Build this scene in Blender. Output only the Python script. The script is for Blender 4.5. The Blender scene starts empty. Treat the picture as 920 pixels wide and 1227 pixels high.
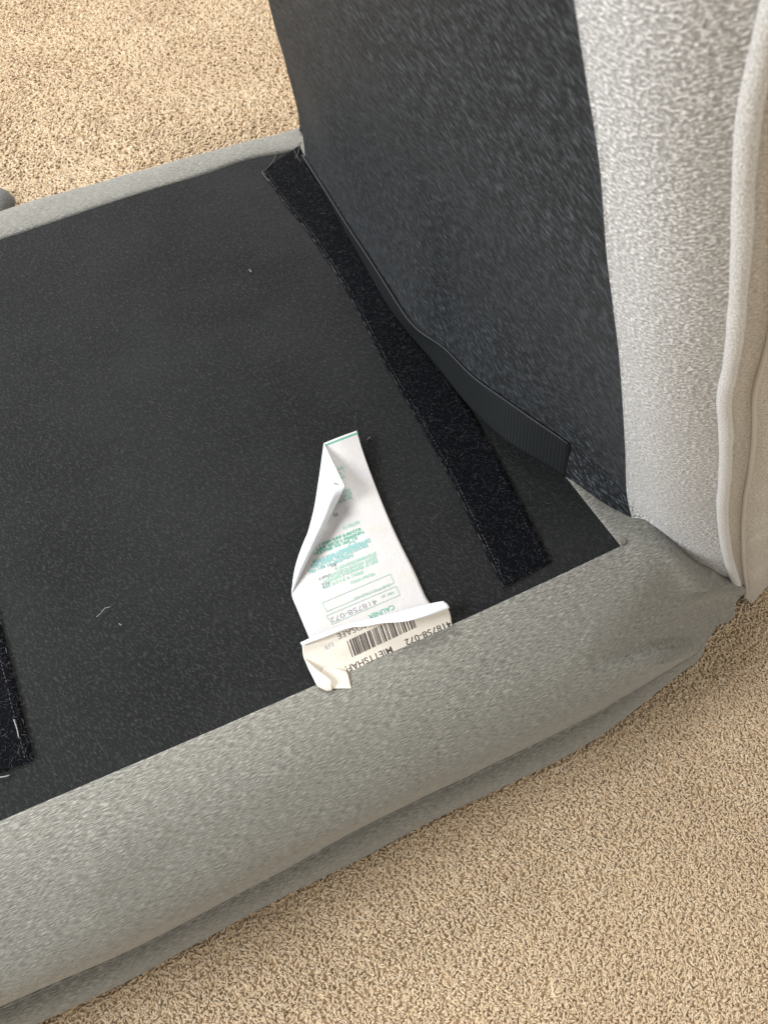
import bpy, math, random
import numpy as np
from mathutils import Vector, noise

random.seed(7)
rng = np.random.default_rng(7)
scene = bpy.context.scene
col = scene.collection

# ------------------------------------------------------------------ camera
PITCH, FPX, CAMH = math.radians(58), 950.0, 0.70
cam_d = bpy.data.cameras.new('camera')
cam = bpy.data.objects.new('camera', cam_d)
col.objects.link(cam)
cam.location = (0, 0, CAMH)
cam.rotation_euler = (math.radians(90) - PITCH, 0, 0)
cam_d.sensor_fit = 'VERTICAL'
cam_d.sensor_height = 36
cam_d.lens = 36 * FPX / 1227
cam_d.clip_start = 0.01
cam_d.clip_end = 50
cam_d.dof.use_dof = True
cam_d.dof.focus_distance = 0.63
cam_d.dof.aperture_fstop = 16
scene.camera = cam

# ------------------------------------------------------------------ light
world = bpy.data.worlds.new('World')
scene.world = world
world.use_nodes = True
bg = world.node_tree.nodes['Background']
bg.inputs[0].default_value = (0.93, 0.96, 1.0, 1)
bg.inputs[1].default_value = 0.36


def area(name, loc, target, size, power, color):
    d = bpy.data.lights.new(name, 'AREA')
    d.shape = 'RECTANGLE'
    d.size, d.size_y = size
    d.energy = power
    d.color = color
    o = bpy.data.objects.new(name, d)
    o.location = loc
    o.rotation_euler = (Vector(target) - Vector(loc)).to_track_quat('-Z', 'Y').to_euler()
    col.objects.link(o)
    return o


area('window_light_far', (-1.2, 2.4, 2.1), (-0.6, 1.3, 0.0), (1.3, 1.3), 118, (1.0, 0.97, 0.92))
area('window_light_near', (-1.45, -0.12, 1.2), (0.15, 0.3, 0.35), (0.6, 0.6), 50, (0.94, 0.97, 1.0))
area('window_light_right', (1.9, -0.6, 2.2), (0.2, 0.3, 0.2), (0.9, 0.9), 24, (1.0, 0.92, 0.80))

area('fill_light_behind', (0.5, -2.3, 1.1), (0.0, 0.1, 0.0), (1.6, 1.2), 17, (1.0, 0.94, 0.84))  # unseen fill lamp, added to lift the near side and lower carpet

scene.view_settings.view_transform = 'Standard'
scene.view_settings.look = 'None'
scene.view_settings.gamma = 1
scene.view_settings.exposure = 0.0

# ------------------------------------------------------------------ measuring helpers
F_ = np.array([0, math.cos(PITCH), -math.sin(PITCH)])
U_ = np.array([0, math.sin(PITCH), math.cos(PITCH)])
R_ = np.array([1.0, 0, 0])
C_ = np.array([0, 0, CAMH])


def ray(x, y):
    return F_ + (x - 460) / FPX * R_ + (613.5 - y) / FPX * U_


def Z(x, y, z):                      # the point of the level plane at height z
    r = ray(x, y)
    return C_ + (z - CAMH) / r[2] * r


def PL(x, y, p0, n):                 # the point of the plane through p0 with normal n
    r = ray(x, y)
    return C_ + np.dot(p0 - C_, n) / np.dot(r, n) * r


def nn(v):
    return v / np.linalg.norm(v)


def spline(pts, n, t=None):
    """Catmull-Rom through pts, n samples evenly spaced by arc length."""
    P = np.array(pts, float)
    if len(P) == 2:
        s = np.linspace(0, 1, n)[:, None]
        return P[0] * (1 - s) + P[1] * s
    Q = np.vstack([2 * P[0] - P[1], P, 2 * P[-1] - P[-2]])
    out = []
    for i in range(1, len(Q) - 2):
        p0, p1, p2, p3 = Q[i - 1], Q[i], Q[i + 1], Q[i + 2]
        for s in np.linspace(0, 1, 24, endpoint=False):
            out.append(0.5 * (2 * p1 + (p2 - p0) * s + (2 * p0 - 5 * p1 + 4 * p2 - p3) * s * s
                              + (3 * p1 - p0 - 3 * p2 + p3) * s ** 3))
    out.append(P[-1])
    out = np.array(out)
    d = np.r_[0, np.cumsum(np.linalg.norm(np.diff(out, axis=0), axis=1))]
    q = np.linspace(0, d[-1], n) if t is None else np.array(t) * d[-1]
    return np.stack([np.interp(q, d, out[:, k]) for k in range(P.shape[1])], 1)


def cross_spline(rails, sub):
    """rails: list of (n,3); interpolate across them with a Catmull-Rom, sub steps each."""
    Rr = np.array(rails)
    Q = np.concatenate([[2 * Rr[0] - Rr[1]], Rr, [2 * Rr[-1] - Rr[-2]]])
    out = []
    for i in range(1, len(Q) - 2):
        p0, p1, p2, p3 = Q[i - 1], Q[i], Q[i + 1], Q[i + 2]
        for s in np.linspace(0, 1, sub, endpoint=False):
            out.append(0.5 * (2 * p1 + (p2 - p0) * s + (2 * p0 - 5 * p1 + 4 * p2 - p3) * s * s
                              + (3 * p1 - p0 - 3 * p2 + p3) * s ** 3))
    out.append(Rr[-1])
    return np.array(out)


def nz(p, scale, seed=0.0):
    return noise.noise(Vector((p[0] * scale + seed, p[1] * scale - seed, p[2] * scale + 2 * seed)))


def finish(name, me, mat, parent=None, smooth=True):
    o = bpy.data.objects.new(name, me)
    col.objects.link(o)
    if mat is not None:
        me.materials.append(mat)
    if smooth:
        me.polygons.foreach_set('use_smooth', [True] * len(me.polygons))
    if parent is not None:
        o.parent = parent
        o.matrix_parent_inverse = parent.matrix_world.inverted() if parent.location.length == 0 else \
            __import__('mathutils').Matrix.Translation(-parent.location)
    return o


def grid_normals(G):
    du = np.gradient(G, axis=1)
    dv = np.gradient(G, axis=0)
    n = np.cross(du, dv)
    l = np.linalg.norm(n, axis=2, keepdims=True)
    l[l < 1e-12] = 1
    return n / l


def grid_mesh(name, G, closed_u=False, flip=False, uv=True):
    """G: (rows, cols, 3)"""
    r, c = G.shape[:2]
    idx = np.arange(r * c).reshape(r, c)
    if closed_u:
        idx = np.hstack([idx, idx[:, :1]])
    a, b, cc, d = idx[:-1, :-1], idx[:-1, 1:], idx[1:, 1:], idx[1:, :-1]
    f = np.stack([a, b, cc, d] if not flip else [a, d, cc, b], 2).reshape(-1, 4)
    me = bpy.data.meshes.new(name)
    me.from_pydata(G.reshape(-1, 3).tolist(), [], f.tolist())
    if uv:
        dl = np.linalg.norm(np.diff(G, axis=1), axis=2).mean(0)
        uu = np.r_[0, np.cumsum(dl)]
        dv = np.linalg.norm(np.diff(G, axis=0), axis=2)
        vv = np.vstack([np.zeros((1, c)), np.cumsum(dv, axis=0)])
        UU = np.broadcast_to(uu[None, :], (r, c)).reshape(-1)
        VV = vv.reshape(-1)
        lay = me.uv_layers.new(name='UVMap')
        vi = np.empty(len(me.loops), int)
        me.loops.foreach_get('vertex_index', vi)
        u = UU[vi]
        if closed_u:                      # unwrap the seam
            cols = (vi % c).reshape(-1, 4)
            m = (cols.max(1) - cols.min(1)) > c / 2
            uq = u.reshape(-1, 4).copy()
            uq[m] = np.where(cols[m] == 0, uu[-1] + dl[-1], uq[m])
            u = uq.reshape(-1)
        lay.data.foreach_set('uv', np.stack([u, VV[vi]], 1).reshape(-1).astype(np.float32))
    me.update()
    return me


def project_uv(me, o0, du, dv=None):
    """cloth coordinates measured along fixed directions (metres); dv None keeps the lofted v"""
    co = np.empty(len(me.vertices) * 3)
    me.vertices.foreach_get('co', co)
    co = co.reshape(-1, 3) - o0
    vi = np.empty(len(me.loops), int)
    me.loops.foreach_get('vertex_index', vi)
    lay = me.uv_layers['UVMap']
    uvs = np.empty(len(me.loops) * 2, np.float32)
    lay.data.foreach_get('uv', uvs)
    uvs = uvs.reshape(-1, 2)
    uvs[:, 0] = (co @ du)[vi]
    if dv is not None:
        uvs[:, 1] = (co @ dv)[vi]
    lay.data.foreach_set('uv', uvs.reshape(-1))


def tube_mesh(name, pts, rad, seg=8, caps=True):
    P = np.array(pts, float)
    n = len(P)
    rad = np.broadcast_to(np.array(rad, float), (n,))
    T = np.gradient(P, axis=0)
    T /= np.linalg.norm(T, axis=1, keepdims=True)
    ref = np.array([0.3, 0.2, 0.93])
    V = []
    for i in range(n):
        a = nn(np.cross(T[i], ref))
        b = np.cross(T[i], a)
        for k in range(seg):
            w = 2 * math.pi * k / seg
            V.append(P[i] + rad[i] * (math.cos(w) * a + math.sin(w) * b))
    Fc = []
    for i in range(n - 1):
        for k in range(seg):
            k2 = (k + 1) % seg
            Fc.append((i * seg + k, i * seg + k2, (i + 1) * seg + k2, (i + 1) * seg + k))
    if caps:
        Fc.append(tuple(range(seg))[::-1])
        Fc.append(tuple((n - 1) * seg + k for k in range(seg)))
    return V, Fc


def mesh_of(name, V, Fc):
    me = bpy.data.meshes.new(name)
    me.from_pydata([tuple(map(float, v)) for v in V], [], Fc)
    me.update()
    return me


def join(parts):
    V, Fc = [], []
    for v, f in parts:
        o = len(V)
        V.extend(v)
        Fc.extend(tuple(i + o for i in q) for q in f)
    return V, Fc


def empty(name, loc, label, cat, group=None):
    o = bpy.data.objects.new(name, None)
    o.empty_display_size = 0.02
    o.location = loc
    col.objects.link(o)
    o['label'] = label
    o['category'] = cat
    if group:
        o['group'] = group
    return o


# ------------------------------------------------------------------ materials
class MT:
    def __init__(self, name):
        self.m = bpy.data.materials.new(name)
        self.m.use_nodes = True
        self.t = self.m.node_tree
        self.b = self.t.nodes['Principled BSDF']

    def n(self, kind, **kw):
        nd = self.t.nodes.new(kind)
        for k, v in kw.items():
            if k.startswith('i_'):
                nd.inputs[k[2:].replace('_', ' ')].default_value = v
            else:
                setattr(nd, k, v)
        return nd

    def l(self, a, b):
        self.t.links.new(a, b)

    def mapped(self, coord, scale, rot=(0, 0, 0)):
        mp = self.n('ShaderNodeMapping')
        mp.inputs['Scale'].default_value = scale
        rt = self.n('ShaderNodeMapping')
        rt.inputs['Rotation'].default_value = rot
        self.l(coord, rt.inputs['Vector'])
        self.l(rt.outputs[0], mp.inputs['Vector'])
        return mp.outputs[0]

    def noise(self, vec, scale, detail=3, rough=0.55, dist=0.0):
        nd = self.n('ShaderNodeTexNoise')
        nd.inputs['Scale'].default_value = scale
        nd.inputs['Detail'].default_value = detail
        nd.inputs['Roughness'].default_value = rough
        nd.inputs['Distortion'].default_value = dist
        self.l(vec, nd.inputs['Vector'])
        return nd.outputs['Fac']

    def ramp(self, fac, stops):
        r = self.n('ShaderNodeValToRGB')
        e = r.color_ramp.elements
        while len(e) < len(stops):
            e.new(0.5)
        for k, (p, c) in enumerate(stops):
            e[k].position = p
            e[k].color = (*c, 1) if len(c) == 3 else c
        self.l(fac, r.inputs[0])
        return r.outputs[0]

    def mix(self, fac, a, b, mode='MIX'):
        x = self.n('ShaderNodeMix', data_type='RGBA', blend_type=mode)
        if isinstance(fac, (int, float)):
            x.inputs[0].default_value = fac
        else:
            self.l(fac, x.inputs[0])
        for s, v in ((6, a), (7, b)):
            if isinstance(v, tuple):
                x.inputs[s].default_value = (*v, 1)
            else:
                self.l(v, x.inputs[s])
        return x.outputs[2]

    def add(self, a, b, wa=1.0, wb=1.0):
        m1 = self.n('ShaderNodeMath', operation='MULTIPLY')
        self.l(a, m1.inputs[0]); m1.inputs[1].default_value = wa
        m2 = self.n('ShaderNodeMath', operation='MULTIPLY_ADD')
        self.l(b, m2.inputs[0]); m2.inputs[1].default_value = wb
        self.l(m1.outputs[0], m2.inputs[2])
        return m2.outputs[0]

    def bump(self, h, dist, strength=1.0):
        bp = self.n('ShaderNodeBump')
        bp.inputs['Strength'].default_value = strength
        bp.inputs['Distance'].default_value = dist
        self.l(h, bp.inputs['Height'])
        self.l(bp.outputs[0], self.b.inputs['Normal'])


def fabric_mat(name, c_dark, c_mid, c_light, size, stretch=3.0, bump=0.0012, sheen=0.3, coarse=1.0,
               rough=0.55, rot=0.0, spec=0.35, tight=0.09):
    """heather chenille: short yarn flecks, size = fleck width in m"""
    M = MT(name)
    tc = M.n('ShaderNodeTexCoord').outputs['UV']
    s = 1.0 / size
    v1 = M.mapped(tc, (s / stretch, s, s), (0, 0, rot))
    v2 = M.mapped(tc, (s * 1.7 / stretch, s * 1.7, s), (0, 0, rot + 0.12))
    a = M.noise(v1, 1.0, 3, 0.65, 0.15)
    b = M.noise(v2, 1.0, 2, 0.5, 0.1)
    big = M.noise(M.mapped(tc, (9, 14, 10)), 1.0, 3, 0.5)
    h = M.add(a, b, 0.6, 0.4)
    c = M.ramp(h, [(0.5 - tight, c_dark), (0.5, c_mid), (0.5 + tight, c_light)])
    c = M.mix(M.ramp(big, [(0.35, (0, 0, 0)), (0.7, (0.35, 0.35, 0.35))]), c, c_mid)
    M.l(c, M.b.inputs['Base Color'])
    M.b.inputs['Roughness'].default_value = rough
    M.b.inputs['Specular IOR Level'].default_value = spec
    M.b.inputs['Sheen Weight'].default_value = sheen
    M.b.inputs['Sheen Roughness'].default_value = 0.4
    M.bump(h, bump)
    return M.m


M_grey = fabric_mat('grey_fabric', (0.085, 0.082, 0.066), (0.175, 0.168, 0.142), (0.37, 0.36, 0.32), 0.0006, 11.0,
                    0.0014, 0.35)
M_band = fabric_mat('silver_fabric', (0.19, 0.18, 0.17), (0.33, 0.317, 0.30), (0.88, 0.87, 0.86), 0.0013, 1.8,  # the band's sparkle is put into the pale fleck colour
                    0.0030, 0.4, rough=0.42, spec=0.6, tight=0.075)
M_side = fabric_mat('beige_grey_fabric', (0.24, 0.21, 0.17), (0.38, 0.34, 0.285), (0.58, 0.54, 0.48), 0.0009, 2.5,
                    0.0012, 0.3)
M_pipe = fabric_mat('piping_fabric', (0.34, 0.325, 0.30), (0.56, 0.54, 0.51), (0.88, 0.87, 0.85), 0.0009, 1.2,
                    0.0020, 0.4)


def felt_mat(name, base, fibre, dens, size, stretch, rot, bump=0.0004, patch=(1.0, 1.0), sheen=0.04, rough=0.55, spec=0.2):
    """non-woven dust cover with fine pale fibres"""
    M = MT(name)
    tc = M.n('ShaderNodeTexCoord').outputs['UV']
    s = 1.0 / size
    a = M.noise(M.mapped(tc, (s / stretch, s, s), (0, 0, rot)), 1.0, 2, 0.5, 0.6)
    b = M.noise(M.mapped(tc, (s * .8 / stretch, s * .8, s), (0, 0, rot + 0.5)), 1.0, 2, 0.5, 0.8)
    g = M.noise(M.mapped(tc, (s * 0.9, s * 0.9, s)), 1.0, 3, 0.6)
    fib = M.ramp(M.add(a, b, 0.55, 0.45), [(dens, (0, 0, 0)), (dens + 0.16, (1, 1, 1))])
    big = M.noise(M.mapped(tc, (7, 7, 7)), 1.0, 4, 0.55)
    lo = tuple(x * patch[0] for x in base)
    hi = tuple(x * patch[1] for x in base)
    cb = M.ramp(big, [(0.3, lo), (0.7, hi)])
    c = M.mix(fib, cb, fibre)
    M.l(c, M.b.inputs['Base Color'])
    M.b.inputs['Roughness'].default_value = rough
    M.b.inputs['Specular IOR Level'].default_value = spec
    M.b.inputs['Sheen Weight'].default_value = sheen
    M.b.inputs['Sheen Roughness'].default_value = 0.45
    M.bump(M.add(g, a, 0.6, 0.5), bump)
    return M.m


M_felt = felt_mat('black_dust_cover', (0.0112, 0.0118, 0.0118), (0.032, 0.033, 0.033), 0.50, 0.0012, 3.0, 0.5,
                  0.0007, (0.7, 1.35), 0.03, 0.8, 0.10)
M_felt2 = felt_mat('black_dust_cover_raised', (0.008, 0.009, 0.010), (0.085, 0.098, 0.110), 0.50, 0.0011, 6.0, 0.35,  # bluish sheen of the raised panel is put into the fibre colour
                   0.0010, (0.75, 1.25), 0.05, 0.6, 0.15)
M_loop = felt_mat('black_loop_pile', (0.002, 0.0023, 0.0035), (0.011, 0.012, 0.017), 0.54, 0.0009, 1.6, 0.3,
                  0.0012, (0.7, 1.3), 0.02, 0.85, 0.05)


def simple(name, color, rough=0.6, sheen=0.0, bumpsize=None, bump=0.0003, trans=0.0):
    M = MT(name)
    M.b.inputs['Base Color'].default_value = (*color, 1)
    M.b.inputs['Roughness'].default_value = rough
    M.b.inputs['Sheen Weight'].default_value = sheen
    if bumpsize:
        tc = M.n('ShaderNodeTexCoord').outputs['Object']
        h = M.noise(tc, 1 / bumpsize, 3)
        M.bump(h, bump)
        c = M.mix(h, tuple(x * 0.85 for x in color), tuple(min(1, x * 1.1) for x in color))
        M.l(c, M.b.inputs['Base Color'])
    return M.m


M_thread = simple('grey_thread', (0.085, 0.085, 0.08), 0.7)
M_edge = simple('selvedge', (0.022, 0.024, 0.028), 0.7, 0.2, 0.001)
M_lint = simple('pale_lint', (0.24, 0.24, 0.23), 0.8)
M_ink = simple('black_ink', (0.055, 0.045, 0.04), 0.6)
M_faint = simple('faint_ink', (0.42, 0.40, 0.40), 0.6)
M_green = simple('green_ink', (0.07, 0.34, 0.24), 0.6)
M_lgreen = simple('light_green_ink', (0.28, 0.46, 0.38), 0.6)
M_teal = simple('teal_ink', (0.20, 0.40, 0.39), 0.6)
M_box = simple('grey_green_ink', (0.30, 0.42, 0.36), 0.6)
M_pen = simple('pen_ink', (0.20, 0.22, 0.25), 0.6)


def paper(name, c, yellow):
    M = MT(name)
    tc = M.n('ShaderNodeTexCoord').outputs['Object']
    a = M.noise(tc, 60, 3)
    f = M.noise(tc, 900, 2)
    M.l(M.mix(M.ramp(a, [(0.35, (0, 0, 0)), (0.7, (1, 1, 1))]), c, yellow), M.b.inputs['Base Color'])
    M.b.inputs['Roughness'].default_value = 0.5
    
    M.bump(M.add(a, f, 1.0, 0.15), 0.0012, 0.6)
    return M.m


M_white = paper('white_label_paper', (0.52, 0.51, 0.515), (0.53, 0.505, 0.475))
M_cream = paper('cream_label_paper', (0.66, 0.61, 0.53), (0.62, 0.56, 0.48))
M_back = paper('lit_white_label_back', (0.74, 0.75, 0.78), (0.72, 0.73, 0.77))  # white back; side light on the flap is put into this paler tone

# hook tape: fine ribs
Mh = MT('black_hook_tape')
uvn = Mh.n('ShaderNodeTexCoord').outputs['UV']
wv = Mh.n('ShaderNodeTexWave', wave_type='BANDS', bands_direction='X')
wv.inputs['Scale'].default_value = 90
wv.inputs['Distortion'].default_value = 1.5
wv.inputs['Detail'].default_value = 2
Mh.l(uvn, wv.inputs['Vector'])
Mh.l(Mh.ramp(wv.outputs['Fac'], [(0.2, (0.006, 0.007, 0.0075)), (0.9, (0.011, 0.013, 0.014))]), Mh.b.inputs['Base Color'])
Mh.b.inputs['Roughness'].default_value = 0.7
Mh.b.inputs['Specular IOR Level'].default_value = 0.15
Mh.bump(wv.outputs['Fac'], 0.00015)
M_hook = Mh.m

# carpet backing and pile
Mc = MT('carpet_backing')
tcg = Mc.n('ShaderNodeTexCoord').outputs['Object']
Mc.l(Mc.ramp(Mc.noise(tcg, 260, 4), [(0.3, (0.68, 0.52, 0.33)), (0.7, (0.76, 0.60, 0.40))]), Mc.b.inputs['Base Color'])
Mc.b.inputs['Roughness'].default_value = 0.95
Mc.bump(Mc.noise(tcg, 300, 3), 0.004)
M_carpet = Mc.m
Mp = MT('carpet_yarn')
at = Mp.n('ShaderNodeAttribute', attribute_name='tuft')
tcp = Mp.n('ShaderNodeTexCoord').outputs['Object']
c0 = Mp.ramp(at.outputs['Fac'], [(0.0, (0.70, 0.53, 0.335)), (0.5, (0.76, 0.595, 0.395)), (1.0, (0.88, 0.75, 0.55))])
bigc = Mp.noise(tcp, 9, 3)
Mp.l(Mp.mix(Mp.ramp(bigc, [(0.3, (0, 0, 0)), (0.75, (0.75, 0.75, 0.75))]), c0, (0.66, 0.50, 0.325)), Mp.b.inputs['Base Color'])
Mp.b.inputs['Roughness'].default_value = 0.85
Mp.b.inputs['Sheen Weight'].default_value = 0.25
tl = Mp.n('ShaderNodeBsdfTranslucent')
Mp.l(Mp.b.inputs['Base Color'].links[0].from_socket, tl.inputs['Color'])
ms = Mp.n('ShaderNodeMixShader')
ms.inputs[0].default_value = 0.28
Mp.l(Mp.b.outputs[0], ms.inputs[1])
Mp.l(tl.outputs[0], ms.inputs[2])
Mp.l(ms.outputs[0], Mp.t.nodes['Material Output'].inputs['Surface'])
M_yarn = Mp.m

# ------------------------------------------------------------------ base cushion: rails
ZP = 0.131                                   # top of the black dust cover
HD = nn(Z(755, 610, .135) - Z(365, 165, .135))   # along the fold, towards the camera


def lipz(x, y):                              # height of the dust cover with its soft unevenness
    return ZP + 0.0016 * nz((x, y, 0), 7, 3.1) + 0.0007 * nz((x, y, 0), 22, 5.7)


A_near_r = Z(752, 655, .1335)
A_near_px = [(0, 990), (130, 934), (260, 878), (385, 823), (500, 772), (640, 708), (752, 655)]
A_near = [Z(*p, .1335) for p in A_near_px]
ndir = nn(A_near[0] - A_near[-1])
A_near = [A_near[0] + ndir * d for d in (.5, .35, .22, .12)] + A_near
out_near = np.array([0.426, -0.905, 0])
out_right = np.array([0.866, 0.5, 0])
out_far = np.array([-0.455, 0.89, 0])
dir_right = -HD
A_far_px = [(360, 175), (300, 186), (240, 206), (130, 240), (0, 283)]
A_far = [Z(*p, .1335) for p in A_far_px]
fdir = nn(A_far[-1] - A_far[-2])
A_far = A_far + [A_far[-1] + fdir * q for q in (.12, .23, .35)]
A_right = [A_near_r, A_near_r * .5 + A_far[0] * .5 + out_right * .002, A_far[0]]


def px_rail(px, z):
    L = [Z(*p, z) for p in px]
    d = nn(L[0] - L[2]) * .35 + ndir * .65
    return [L[0] + d * q for q in (.5, .35, .22, .12)] + L


K_near = px_rail([(0, 1130), (94, 1087), (207, 1026), (330, 970), (487, 891), (604, 843), (700, 800)], .122)
B_near = px_rail([(0, 1205), (155, 1139), (330, 1047), (409, 1004), (560, 929), (700, 861), (832, 783)], .055)
C_near = px_rail([(38, 1224), (165, 1165), (330, 1075), (439, 1022), (543, 967), (700, 889), (828, 790)], .004)
NN, NC, NR, NF, NL = 300, 40, 80, 180, 40


def right_pts(d, z):
    return [np.array([*(A_near_r + out_right * d + dir_right * t)[:2], z]) for t in (.09, .3, .6)]


def far_pts(dz_list):
    """dz_list: offsets beyond the far rail per point"""
    return [np.array([*(p + out_far * d)[:2], z]) for p, (d, z) in zip(A_far, dz_list)]


def loop(near, corner, right, far):
    a = spline(near, NN)[:-1]
    b = spline([near[-1]] + corner + [right[0]], NC)[:-1]
    c = spline(right, NR)[:-1]
    d = spline([right[-1], far[0] + (right[-1] - far[0]) * .35 + out_far * .003, far[0]], 20)[:-1]
    e = spline(far, NF)[:-1]
    f = spline([far[-1], near[0]], NL)[:-1]
    return np.vstack([a, b, c, d, e, f])


sil_px = [(358, 155), (300, 171), (240, 187), (140, 213), (0, 255)]
sil = [Z(*p, .120) for p in sil_px]
sil = sil + [sil[-1] + fdir * q for q in (.12, .23, .35)]
A = loop(A_near, [A_near_r + out_right * .0002 + dir_right * .002], [A_near_r + dir_right * .004, *A_right[1:]],
         A_far)
A[:, 2] = .1335


def with_z(L, z):
    return [np.array([p[0], p[1], z]) for p in L]


def lerpL(a, b, t):
    return [x * (1 - t) + y * t for x, y in zip(a, b)]


K_far = with_z(lerpL(A_far, sil, .62), .1335)
B_far = with_z(sil, .113)
C_far = with_z(lerpL(A_far, sil, .95), .004)
K = loop(K_near, [Z(762, 768, .112), Z(815, 715, .108), Z(845, 690, .102)], right_pts(.07, .105), K_far)
B = loop(B_near, [Z(849, 757, .056), Z(862, 738, .056), Z(875, 718, .055), Z(884, 692, .06)], right_pts(.105, .06), B_far)
C = loop(C_near, [Z(840, 773, .004), Z(853, 752, .004), Z(870, 724, .004)], right_pts(.1, .004), C_far)
n_tot = len(A)
outw = C - A
outw[:, 2] = 0
outw /= np.linalg.norm(outw, axis=1, keepdims=True)
Ain = A - outw * .004
Ain[:, 2] = .1290
A1 = A * .5 + K * .5
A1[:, 2] = .1345 - .002 * np.linspace(0, 1, n_tot) * 0
# the deep fold: present along the near side, dies out round the corner
gf = np.zeros(n_tot)
gf[:NN - 1] = 1
gf[NN - 1:NN + 3] = np.linspace(1, 0, 4) ** .5
wob = np.array([.75 + .5 * nz((p[0], p[1], 0), 9, 1.3) for p in B])
gd = (gf * wob)[:, None]
KB = K * .5 + B * .5 + outw * (-.004 + .017 * gf[:, None])
KB[:, 2] = K[:, 2] * .55 + B[:, 2] * .45 + .006
B2 = B.copy()
B2[:, 2] -= .0020
G = B - outw * (.022 * gd)
G[:, 2] = B[:, 2] - .014 - .001 * gd[:, 0]
L1 = B * .42 + C * .58 + outw * (.006 * gd + .001)
L0 = B * .68 + C * .32 + outw * (-.0025 * gd)
Uu = C - outw * .03
Uu[:, 2] = .003
G_cov = cross_spline([Ain, A, A1, K, KB, B, B2, G, L0, L1, C, Uu], 5)
Ncv = grid_normals(G_cov)
for i in range(G_cov.shape[0]):
    for j in range(n_tot):
        p = G_cov[i, j]
        if 7 < i:
            amp = 1.0 if i > 12 else (i - 7) / 6
            d = .0016 * nz(p, 14, 2.0) + .0009 * nz((p[0] * 1.0, p[1], p[2] * 3), 34, 7.0)
            G_cov[i, j] = p + np.array([outw[j][0] * .6, outw[j][1] * .6, .8]) * d * amp

seat = empty('seat_cushion', (0.0, 0.45, 0.0),
             'grey cushion lying upside down on the carpet with its black underside up', 'cushion')
me = grid_mesh('cover', G_cov, closed_u=True, flip=False)
project_uv(me, np.zeros(3), np.array([.905, .426, 0]), np.array([.426, -.905, -.85]))
finish('cover', me, M_grey, seat)

# black dust cover of the lying cushion
near_s = spline([p - out_near * -.004 for p in A_near], 240)
far_s = spline([p + out_far * .004 for p in A_far[::-1]], 240)
rows = []
for t in np.linspace(0, 1, 170):
    rows.append(near_s * (1 - t) + far_s * t)
Gp = np.array(rows)
Gp[:, :, 2] = np.array([[lipz(x, y) for x, y in zip(r[:, 0], r[:, 1])] for r in Gp])
me = grid_mesh('dust_cover', Gp)
project_uv(me, np.zeros(3), np.array([1.0, 0, 0]), np.array([0, 1.0, 0]))
finish('dust_cover', me, M_felt, seat)


def strip_mesh(name, left, right, n, m, lift, thick=.0012, edge=.0006, rag=0.0):
    """a soft tape lying on the dust cover between two edge curves"""
    Lc, Rc = spline(left, n), spline(right, n)
    rows = []
    for k, t in enumerate(np.r_[0, 0, np.linspace(0, 1, m), 1, 1]):
        rr = Lc * (1 - t) + Rc * t
        hh = thick if 1 <= k <= m + 2 else 0
        if k in (0, m + 3):
            hh = -.0015
        if k in (1, m + 2):
            hh = thick * .7
        z = np.array([lipz(x, y) for x, y in zip(rr[:, 0], rr[:, 1])])
        q = rr.copy()
        q[:, 2] = z + lift + hh
        if rag and k not in (0, m + 3):
            q[:, 2] += np.array([rag * nz(p, 160, 4.4) for p in q])
        rows.append(q)
    return grid_mesh(name, np.array(rows))


left_px = [(315, 206), (322, 217), (341, 245), (366, 276), (400, 326), (426, 370), (463, 441), (504, 511), (537, 570),
           (569, 636), (602, 705)]
le = [Z(*p, ZP) for p in left_px]
wid = .062
acr = nn(np.cross(HD, np.array([0, 0, 1.0])))
if acr[0] < 0:
    acr = -acr
right_w = np.linspace(.052, .047, len(le))
re = [p + acr * w + HD * -.018 * (k / 10) * .0 for p, w, k in zip(le, right_w, range(11))]
re[0] = Z(359, 176, ZP)
print('strip end px', re[-1])
me = strip_mesh('loop_strip', le, re, 260, 14, .0006, .0016, rag=.0006)
lst = finish('loop_strip', me, M_loop, seat)
lst['label'] = 'wide black hook-and-loop strip beside the fold'


def stitches(curve, step, ln, rad, lift, jit=.0003, zfun=lipz, skip=0.1):
    total = np.r_[0, np.cumsum(np.linalg.norm(np.diff(curve, axis=0), axis=1))]
    parts = []
    s = 0
    while s + ln < total[-1]:
        if random.random() > skip:
            q = [np.array([np.interp(s + ln * f, total, curve[:, k]) for k in range(3)]) for f in (0, .5, 1)]
            for k, p in enumerate(q):
                p[0] += random.uniform(-jit, jit)
                p[1] += random.uniform(-jit, jit)
                p[2] = zfun(p[0], p[1]) + lift - (0.0008 if k != 1 else 0)
            parts.append(tube_mesh('', q, rad, 5))
        s += step
    return join(parts)


def inset(L, R, f, n=200):
    return spline(L, n) * (1 - f) + spline(R, n) * f


V, Fc = stitches(inset(le, re, .075), .0034, .0027, .00022, .0026)
st = finish('stitching', mesh_of('stitching', V, Fc), M_thread, lst)
V, Fc = stitches(inset(le, re, .90), .0034, .0026, .00018, .0026, skip=.3)
st2 = finish('stitching', mesh_of('stitching', V, Fc), M_edge, lst)
# pale selvedge along the visible edge
ec = inset(le, re, .012)
ec[:, 2] = [lipz(x, y) + .0017 + .0002 * nz((x, y, 0), 90) for x, y in zip(ec[:, 0], ec[:, 1])]
finish('selvedge', mesh_of('selvedge', *tube_mesh('', ec, .00055, 6)), M_edge, lst)
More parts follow.
